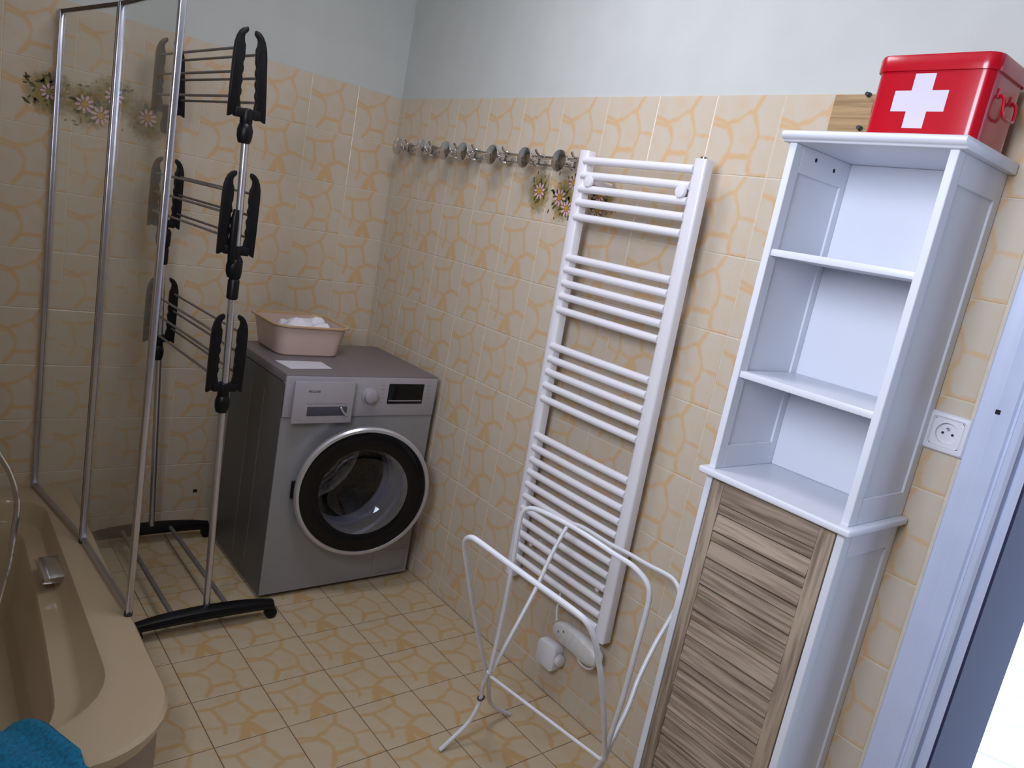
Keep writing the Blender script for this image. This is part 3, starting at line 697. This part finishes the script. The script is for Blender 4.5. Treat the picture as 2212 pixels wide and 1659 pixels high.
# ---------------------------------------------------------------- towel radiator
def rx(z): return -.052 - .036 * (z - .3) / 1.4      # front plane of the uprights, leaning out at the top
rd = thing('towel_radiator', 'white ladder towel radiator on the right wall', 'radiator', (-.05, -1.49, .33))
def dtube(yc, za, zb_, name, hw=.0205):
    b = MB(); rings = []
    for z in (za, za + .003, zb_ - .003, zb_):
        x0 = rx(z); e = 0 if za < z < zb_ else -.002
        sec_ = [(x0 + .030, -hw - e), (x0 + .006, -hw - e)] + [(x0 + .006 - .008 * math.sin(PI * k / 8) , -hw * math.cos(PI * k / 8)) for k in range(1, 8)] + [(x0 + .006, hw + e), (x0 + .030, hw + e)]
        rings.append([Vector((x, yc + y, z)) for x, y in sec_])
    b.loft(rings, True, True); return b.build(name, 'white_enamel', rd)
dtube(-1.272, .318, 1.698, 'upright'); ur = dtube(-1.703, .318, 1.696, 'upright')
b = MB(); b.lathe([(.010, 0), (.010, .005), (.006, .008), (.001, .0085)], (rx(1.7) + .014, -1.703, 1.696), (0, 0, 1), 16); b.build('end_cap', 'chrome', ur)
def rz_(z): return z + (z - 1.449) / 1.583 * ((rx(z) - .004) + .085)
RG = [1.670, 1.627, 1.588, 1.548, 1.505, 1.383, 1.346, 1.305, 1.265, 1.223, 1.109, 1.068, 1.027, .984, .941, .821, .780, .739, .698, .657, .616, .575, .534, .493, .452, .411, .372]
rb = MB(); first = None
for zr in RG:
    z = rz_(zr); b = MB(); x = rx(z) + .004
    b.tube([(x, -1.281, z), (x - .001, -1.30, z), (x - .003, -1.49, z), (x - .002, -1.60, z), (x, -1.688, z)], .0115, 12); b.build('rung', 'white_enamel', rd)
for y in (-1.322, -1.667):
    z = 1.610; b = MB(); b.lathe([(.010, .001), (.010, .085), (.0165, .087), (.0175, .092), (.015, .097), (.001, .099)], (.0, y, z), (-1, 0, 0), 24); b.build('wall_bracket', 'white_enamel', rd)
b = MB(); b.lathe([(.009, .001), (.009, .045)], (.0, -1.34, .46), (-1, 0, 0), 16); b.lathe([(.009, .001), (.009, .045)], (.0, -1.65, .46), (-1, 0, 0), 16); b.build('lower_bracket', 'white_enamel', rd)
b = MB(); b.tube(catmull([(-.047, -1.515, .375), (-.052, -1.520, .350), (-.056, -1.523, .325), (-.055, -1.530, .292)], 5), .0032, 8); b.build('power_cable', 'white_plastic', rd)
b = MB(); b.lathe([(.006, -.008), (.009, -.006), (.009, .008), (.005, .012)], (-.054, -1.521, .352), (0, 0, 1), 12); b.build('bleed_valve', 'chrome', rd)
# thermostat box: long oval housing
b = MB(); rings = []
for (e, xx) in ((-.004, -.030), (0, -.034), (0, -.060), (-.004, -.066), (-.012, -.069)):
    L0, L1, zz0, zz1 = -1.528, -1.722, .300, .236; pts = []
    for k in range(28):
        a = 2 * PI * k / 28; ca_, sa_ = math.cos(a), math.sin(a)
        yy = (L0 + L1) / 2 + ((L0 - L1) / 2 + e) * math.copysign(abs(ca_) ** .55, ca_); zz = (zz0 + zz1) / 2 + ((zz0 - zz1) / 2 + e) * math.copysign(abs(sa_) ** .7, sa_) - (.006 if yy < -1.64 else 0)
        pts.append(Vector((xx, yy, zz)))
    rings.append(pts)
b.loft(rings, True, True); tb2 = b.build('thermostat_housing', 'old_plastic', rd)
b = MB()
for (yy, zz) in ((-1.560, .272), (-1.580, .283)): b.lathe([(.004, 0), (.0035, .001)], (-.0688, yy, zz), (-1, 0, 0), 10)
b.build('button', 'gasket', tb2)
b = MB(); b.tube(catmull([(-.052, -1.715, .245), (-.05, -1.69, .218), (-.045, -1.65, .212), (-.04, -1.62, .232)], 5), .003, 8); b.build('cable_loop', 'white_plastic', rd)
# wall outlet beneath
ol = thing('wall_outlet_box', 'small white square connection box low on the wall beneath the radiator', 'outlet', (-.02, -1.50, .145))
b = MB(); b.prism([(-1.462, .186), (-1.455, .176), (-1.457, .112), (-1.465, .104), (-1.526, .102), (-1.538, .110), (-1.541, .180), (-1.532, .190)], lambda y, z: (-.001, y, z), lambda y, z: (-.038, y, z))
bx_ = b.build('cover', 'white_plastic', ol, bevel=.004)
b = MB(); b.lathe([(.020, 0), (.018, .014), (.016, .015)], (-.020, -1.542, .150), (0, -1, 0), 20); b.build('cable_gland', 'white_plastic', ol)

# ---------------------------------------------------------------- white folding wire stand
sd_ = thing('wire_stand', 'white folding wire laundry stand in front of the radiator', 'laundry stand', (-.36, -1.8, 0))
LA = [(-0.389, -1.616, 0.255), (-0.511, -1.671, 0.469), (-0.635, -1.739, 0.691), (-0.661, -1.758, 0.738), (-0.672, -1.774, 0.759), (-0.678, -1.797, 0.774), (-0.675, -1.821, 0.775), (-0.656, -1.894, 0.762), (-0.640, -1.974, 0.752), (-0.629, -2.031, 0.746), (-0.62, -2.078, 0.74), (-0.613, -2.102, 0.733), (-0.601, -2.114, 0.715), (-0.58, -2.117, 0.681), (-0.552, -2.11, 0.634), (-0.526, -2.104, 0.589), (-0.45, -2.078, 0.457), (-0.342, -2.032, 0.266)]
LB = [(-0.391, -1.636, 0.267), (-0.406, -1.657, 0.443), (-0.42, -1.67, 0.602), (-0.432, -1.677, 0.726), (-0.434, -1.685, 0.76), (-0.433, -1.701, 0.776), (-0.431, -1.728, 0.785), (-0.425, -1.774, 0.788), (-0.417, -1.832, 0.788), (-0.408, -1.903, 0.783), (-0.398, -1.97, 0.775), (-0.392, -2.012, 0.772), (-0.387, -2.042, 0.762), (-0.383, -2.062, 0.748), (-0.38, -2.071, 0.726), (-0.376, -2.071, 0.686), (-0.367, -2.062, 0.587), (-0.356, -2.051, 0.463), (-0.347, -2.038, 0.361), (-0.339, -2.025, 0.26)]
LC = [(-0.386, -1.636, 0.266), (-0.332, -1.623, 0.344), (-0.251, -1.602, 0.462), (-0.19, -1.578, 0.553), (-0.141, -1.567, 0.625), (-0.131, -1.569, 0.638), (-0.124, -1.585, 0.645), (-0.118, -1.621, 0.647), (-0.11, -1.712, 0.642), (-0.101, -1.78, 0.642), (-0.095, -1.837, 0.64), (-0.087, -1.893, 0.64), (-0.085, -1.924, 0.637), (-0.09, -1.948, 0.626), (-0.099, -1.964, 0.61), (-0.115, -1.971, 0.586), (-0.149, -1.975, 0.538), (-0.178, -1.978, 0.495), (-0.226, -1.99, 0.426), (-0.265, -2.007, 0.367), (-0.309, -2.018, 0.303), (-0.338, -2.027, 0.261)]
for L in (LA, LB, LC):
    b = MB(); b.tube(catmull(L, 4), .0062, 10); b.build('hoop', 'white_wire', sd_)
F1 = [(-.391, -1.632, .262), (-.377, -1.603, .195), (-.362, -1.590, .145), (-.375, -1.590, .100), (-.392, -1.586, .066), (-.432, -1.585, .035), (-.471, -1.584, .0068)]
F2 = [(-.389, -1.634, .262), (-.350, -1.600, .185), (-.318, -1.573, .130), (-.285, -1.551, .082), (-.243, -1.545, .042), (-.189, -1.543, .0068)]
for F, in ((F1,), (F2,)):
    b = MB(); b.tube(catmull(F, 5), .0062, 10); b.build('leg', 'white_wire', sd_)
    b = MB(); b.tube(catmull([(x + .051, y - .392, z) for x, y, z in F], 5), .0062, 10); b.build('leg', 'white_wire', sd_)
b = MB(); b.tube([(-.389, -1.640, .252), (-.339, -2.025, .255)], .0045, 8); b.build('cross_wire', 'white_wire', sd_)
b = MB(); b.tube([(-.362 + .0085 * math.cos(a), -1.590 + .0085 * math.sin(a), .145 + .004 * math.cos(a)) for a in [2 * PI * k / 14 for k in range(14)]], .0026, 6, closed=True)
b.lathe([(.004, 0), (.004, .006)], (-.334, -1.585, .160), (-.6, -.7, 0), 8)
b.build('clip', 'dark_rubber', sd_)

# ---------------------------------------------------------------- tall cabinet
CX, CY0, CY1 = -.240, -2.045, -2.377
cb = thing('tall_cabinet', 'tall narrow white cabinet with open shelves above a louvred wood door', 'cabinet', (-.12, (CY0 + CY1) / 2, 0))
def cbox(name, x0, x1, y0, y1, z0, z1, m_='white_lac', bev=.002, par=None):
    b = MB(); b.box(x0, x1, y0, y1, z0, z1); return b.build(name, m_, par or cb, bevel=bev)
b = MB(); pr = [(-.2575, 1.727), (-.2585, 1.732), (-.2565, 1.736), (-.251, 1.738), (.0 - .002, 1.738), (-.002, 1.716), (-.246, 1.716), (-.248, 1.7205), (-.254, 1.7225)]
b.prism(pr, lambda x, z: (x, CY0 + .014, z), lambda x, z: (x, CY1 - .014, z)); b.build('top_board', 'white_lac', cb, bevel=.003)
b = MB(); b.box(-.257, -.002, CY0 + .015, CY1 - .015, .990, 1.006); b.build('middle_board', 'white_lac', cb, bevel=.005, seg=3)
def side(y_in, y_out, z0, z1, sgn):
    b = MB(); d = .0045
    b.box(CX, -.002, y_in, y_out, z0, z1) if False else None
    fw, tr_, bt = .030, .055, .055
    b.box(CX, CX + fw, y_in, y_out, z0, z1); b.box(-.002 - fw, -.002, y_in, y_out, z0, z1)
    b.box(CX + fw, -.002 - fw, y_in, y_out, z1 - tr_, z1); b.box(CX + fw, -.002 - fw, y_in, y_out, z0, z0 + bt)
    o = b.build('side_panel', 'white_lac', cb, bevel=.0012, seg=1)
    b = MB(); lo, hi = sorted((y_in, y_out)); b.box(CX + fw, -.002 - fw, lo + d, hi - d, z0 + bt, z1 - tr_); b.build('inset', 'white_lac', o, smooth=False)
    return o
for (z0, z1) in ((1.006, 1.716), (.0, .990)):
    L_ = side(CY0, CY0 - .016, z0, z1, 1); R_ = side(CY1, CY1 + .016, z0, z1, -1)
    if z0 > 1:
        for xx, zz in ((-.155, 1.697), (-.075, 1.690)):
            b = MB(); b.lathe([(.0045, 0), (.0045, .0006)], (xx, CY0 - .0158, zz), (0, -1, 0), 12); b.build('screw_hole', 'hole', L_)
cbox('back_panel', -.010, -.003, CY0 - .016, CY1 + .016, 1.006, 1.716)
cbox('back_panel', -.010, -.003, CY0 - .016, CY1 + .016, .05, .990)
f_ = 1.0439
for z0, z1 in ((1.485, 1.500), (1.219, 1.234)): cbox('shelf', CX + .004, -.010, CY0 - .016, CY1 + .016, z0, z1)
cbox('plinth', CX + .002, CX + .018, CY0 - .016, CY1 + .016, 0, .05)
cbox('bottom_board', CX + .018, -.010, CY0 - .016, CY1 + .016, .05, .066)
# louvred door
DX = CX + .002; ya, yb = CY0 - .018, CY1 + .0195
dz0, dz1 = .056, .984
ds = None
b = MB(); b.box(DX, DX + .018, ya, ya - .030, dz0, dz1); dl_ = b.build('door', 'stile_wood', cb, bevel=.002)
b = MB(); b.box(DX, DX + .018, yb + .034, yb, dz0, dz1); b.build('stile', 'stile_wood', dl_, bevel=.002)
b = MB(); b.box(DX + .001, DX + .017, ya - .030, yb + .034, .9365, dz1); b.build('rail', 'slat_wood', dl_, bevel=.0015)
b = MB(); b.box(DX + .001, DX + .017, ya - .030, yb + .034, dz0, dz0 + .05); b.build('rail', 'slat_wood', dl_, bevel=.0015)
b = MB(); b.box(DX + .0165, DX + .018, ya - .030, yb + .034, dz0 + .05, .9365); b.build('gap_shade_sheet', 'hole', dl_, smooth=False)  # near-black sheet, paints the shade in the gaps between slats
yc_ = (ya + yb + .004) / 2; hw_ = (ya - .030 - (yb + .034)) / 2 - .0006
SL = MB(); SL.prism([(.0045, .0187), (.0, -.0180), (.0004, -.0190), (.0150, -.0190), (.0155, .0187)], lambda x, z: (x, -hw_, z), lambda x, z: (x, hw_, z))
NS = MB(); NS.prism([(.0022, .0106), (.0022, -.0100), (.0150, -.0100), (.0150, .0106)], lambda x, z: (x, -hw_, z), lambda x, z: (x, hw_, z))
o1 = SL.build('slat', 'slat_wood', None, smooth=False); o2 = NS.build('slat', 'slat_wood', None, smooth=False)
p_ = .0652; z = .9360; i = 0
while z > .13:
    a_ = o2 if i == 0 else o2.copy(); c_ = o1 if i == 0 else o1.copy()
    for q, zz in ((a_, z - .0122), (c_, z - .0235 - .0205)):
        if i: COL.objects.link(q)
        q.parent = dl_; q.location = (DX, (ya - .030 + yb + .034) / 2, zz)
    z -= p_; i += 1

# first aid tin
fa = thing('first_aid_tin', 'red metal first aid tin with a white cross standing on the cabinet', 'first aid box', (-.105, -2.264, 1.7382))
fx, fy = -.106, -2.2645
def fr(e, z, r=.022): return rrect(fx, fy, .074 + e, .1065 + e, r + e, z)
b = MB(); b.loft([fr(-.004, 1.7385), fr(-.0005, 1.742), fr(0, 1.746), fr(0, 1.868)], True, True); bd = b.build('body', 'red', fa)
b = MB(); b.loft([fr(.0005, 1.866), fr(.0045, 1.866), fr(.005, 1.869), fr(.005, 1.890), fr(.003, 1.895), fr(-.003, 1.897), fr(-.008, 1.8955)], True, True); b.build('lid', 'red', fa)
b = MB(); cx_, cz_, A_, B_ = -2.2535, 1.8115, .0495, .0190
pl = [(-B_, A_), (B_, A_), (B_, B_), (A_, B_), (A_, -B_), (B_, -B_), (B_, -A_), (-B_, -A_), (-B_, -B_), (-A_, -B_), (-A_, B_), (-B_, B_)]
b.prism(pl, lambda p, q: (fx - .0738, cx_ + p, cz_ + q), lambda p, q: (fx - .0746, cx_ + p, cz_ + q)); b.build('cross', 'cross', fa, smooth=False)
for sg in (-1, 1):
    yy = fy + sg * .1065; b = MB()
    b.tube(catmull([(fx - .030, yy, 1.832), (fx - .030, yy + sg * .010, 1.826), (fx - .030, yy + sg * .013, 1.808), (fx - .024, yy + sg * .014, 1.797), (fx, yy + sg * .014, 1.794), (fx + .024, yy + sg * .014, 1.797), (fx + .030, yy + sg * .013, 1.808), (fx + .030, yy + sg * .010, 1.826), (fx + .030, yy, 1.832)], 4), .0032, 8)
    b.box(fx - .037, fx - .023, yy - sg * .001, yy + sg * .003, 1.826, 1.842); b.box(fx + .023, fx + .037, yy - sg * .001, yy + sg * .003, 1.826, 1.842)
    b.build('handle', 'red', fa)
# wooden board behind
wb = thing('wooden_board', 'small bamboo board on the wall tiles behind the red tin', 'board', (-.008, -2.06, 1.80))
b = MB(); b.box(-.0075, -.0010, -1.978, -2.150, 1.60 + .144, 1.868); b.build('panel', 'board_wood', wb, bevel=.001, seg=1)
for z in (1.795, 1.8665):
    b = MB(); b.lathe([(.0055, 0), (.0055, .004), (.003, .006), (.003, .011), (.0045, .013)], (-.0075, -2.058, z), (-1, 0, 0), 12); b.build('screw', 'dark_rubber', wb)

# wall socket
so = thing('wall_socket', 'white square wall socket between the cabinet and the door trim', 'socket', (-.006, -2.4125, 1.201))
sy, sz = -2.4135, 1.2015
b = MB()
def sq(e, x): return [Vector((x, p.x, p.y)) for p in rrect(sy, sz, .0405 + e, .0405 + e, .005, 0, 3, 0)]
b.loft([sq(0, -.0005), sq(0, -.006), sq(-.003, -.010), sq(-.009, -.011), sq(-.0105, -.0085), sq(-.0118, -.0085)], False, False)
n4 = 28
circ2 = [Vector((-.0085, sy + .0215 * math.cos(2 * PI * k / n4), sz + .0215 * math.sin(2 * PI * k / n4))) for k in range(n4)]
b2 = MB()
def sqp(k, r):
    a = 2 * PI * k / n4; c_, s_ = math.cos(a), math.sin(a); t = r / max(abs(c_), abs(s_)); return Vector((-.0085, sy + c_ * t, sz + s_ * t))
b2.loft([[sqp(k, .0290) for k in range(n4)], circ2, [Vector((.0 + -.0015, p.y, p.z)) for p in circ2], ], False, True)
b.build('frame', 'white_plastic', so); ins = b2.build('insert', 'white_plastic', so)
for dy in (-.0095, .0095):
    b = MB(); b.lathe([(.0026, 0), (.0026, .0008)], (-.0016, sy + dy, sz - .001), (-1, 0, 0), 12); b.build('contact_hole', 'hole', ins)
b = MB(); b.lathe([(.0024, 0), (.0024, .010), (.001, .012)], (-.0016, sy, sz + .0105), (-1, 0, 0), 12); b.build('earth_pin', 'chrome', ins)
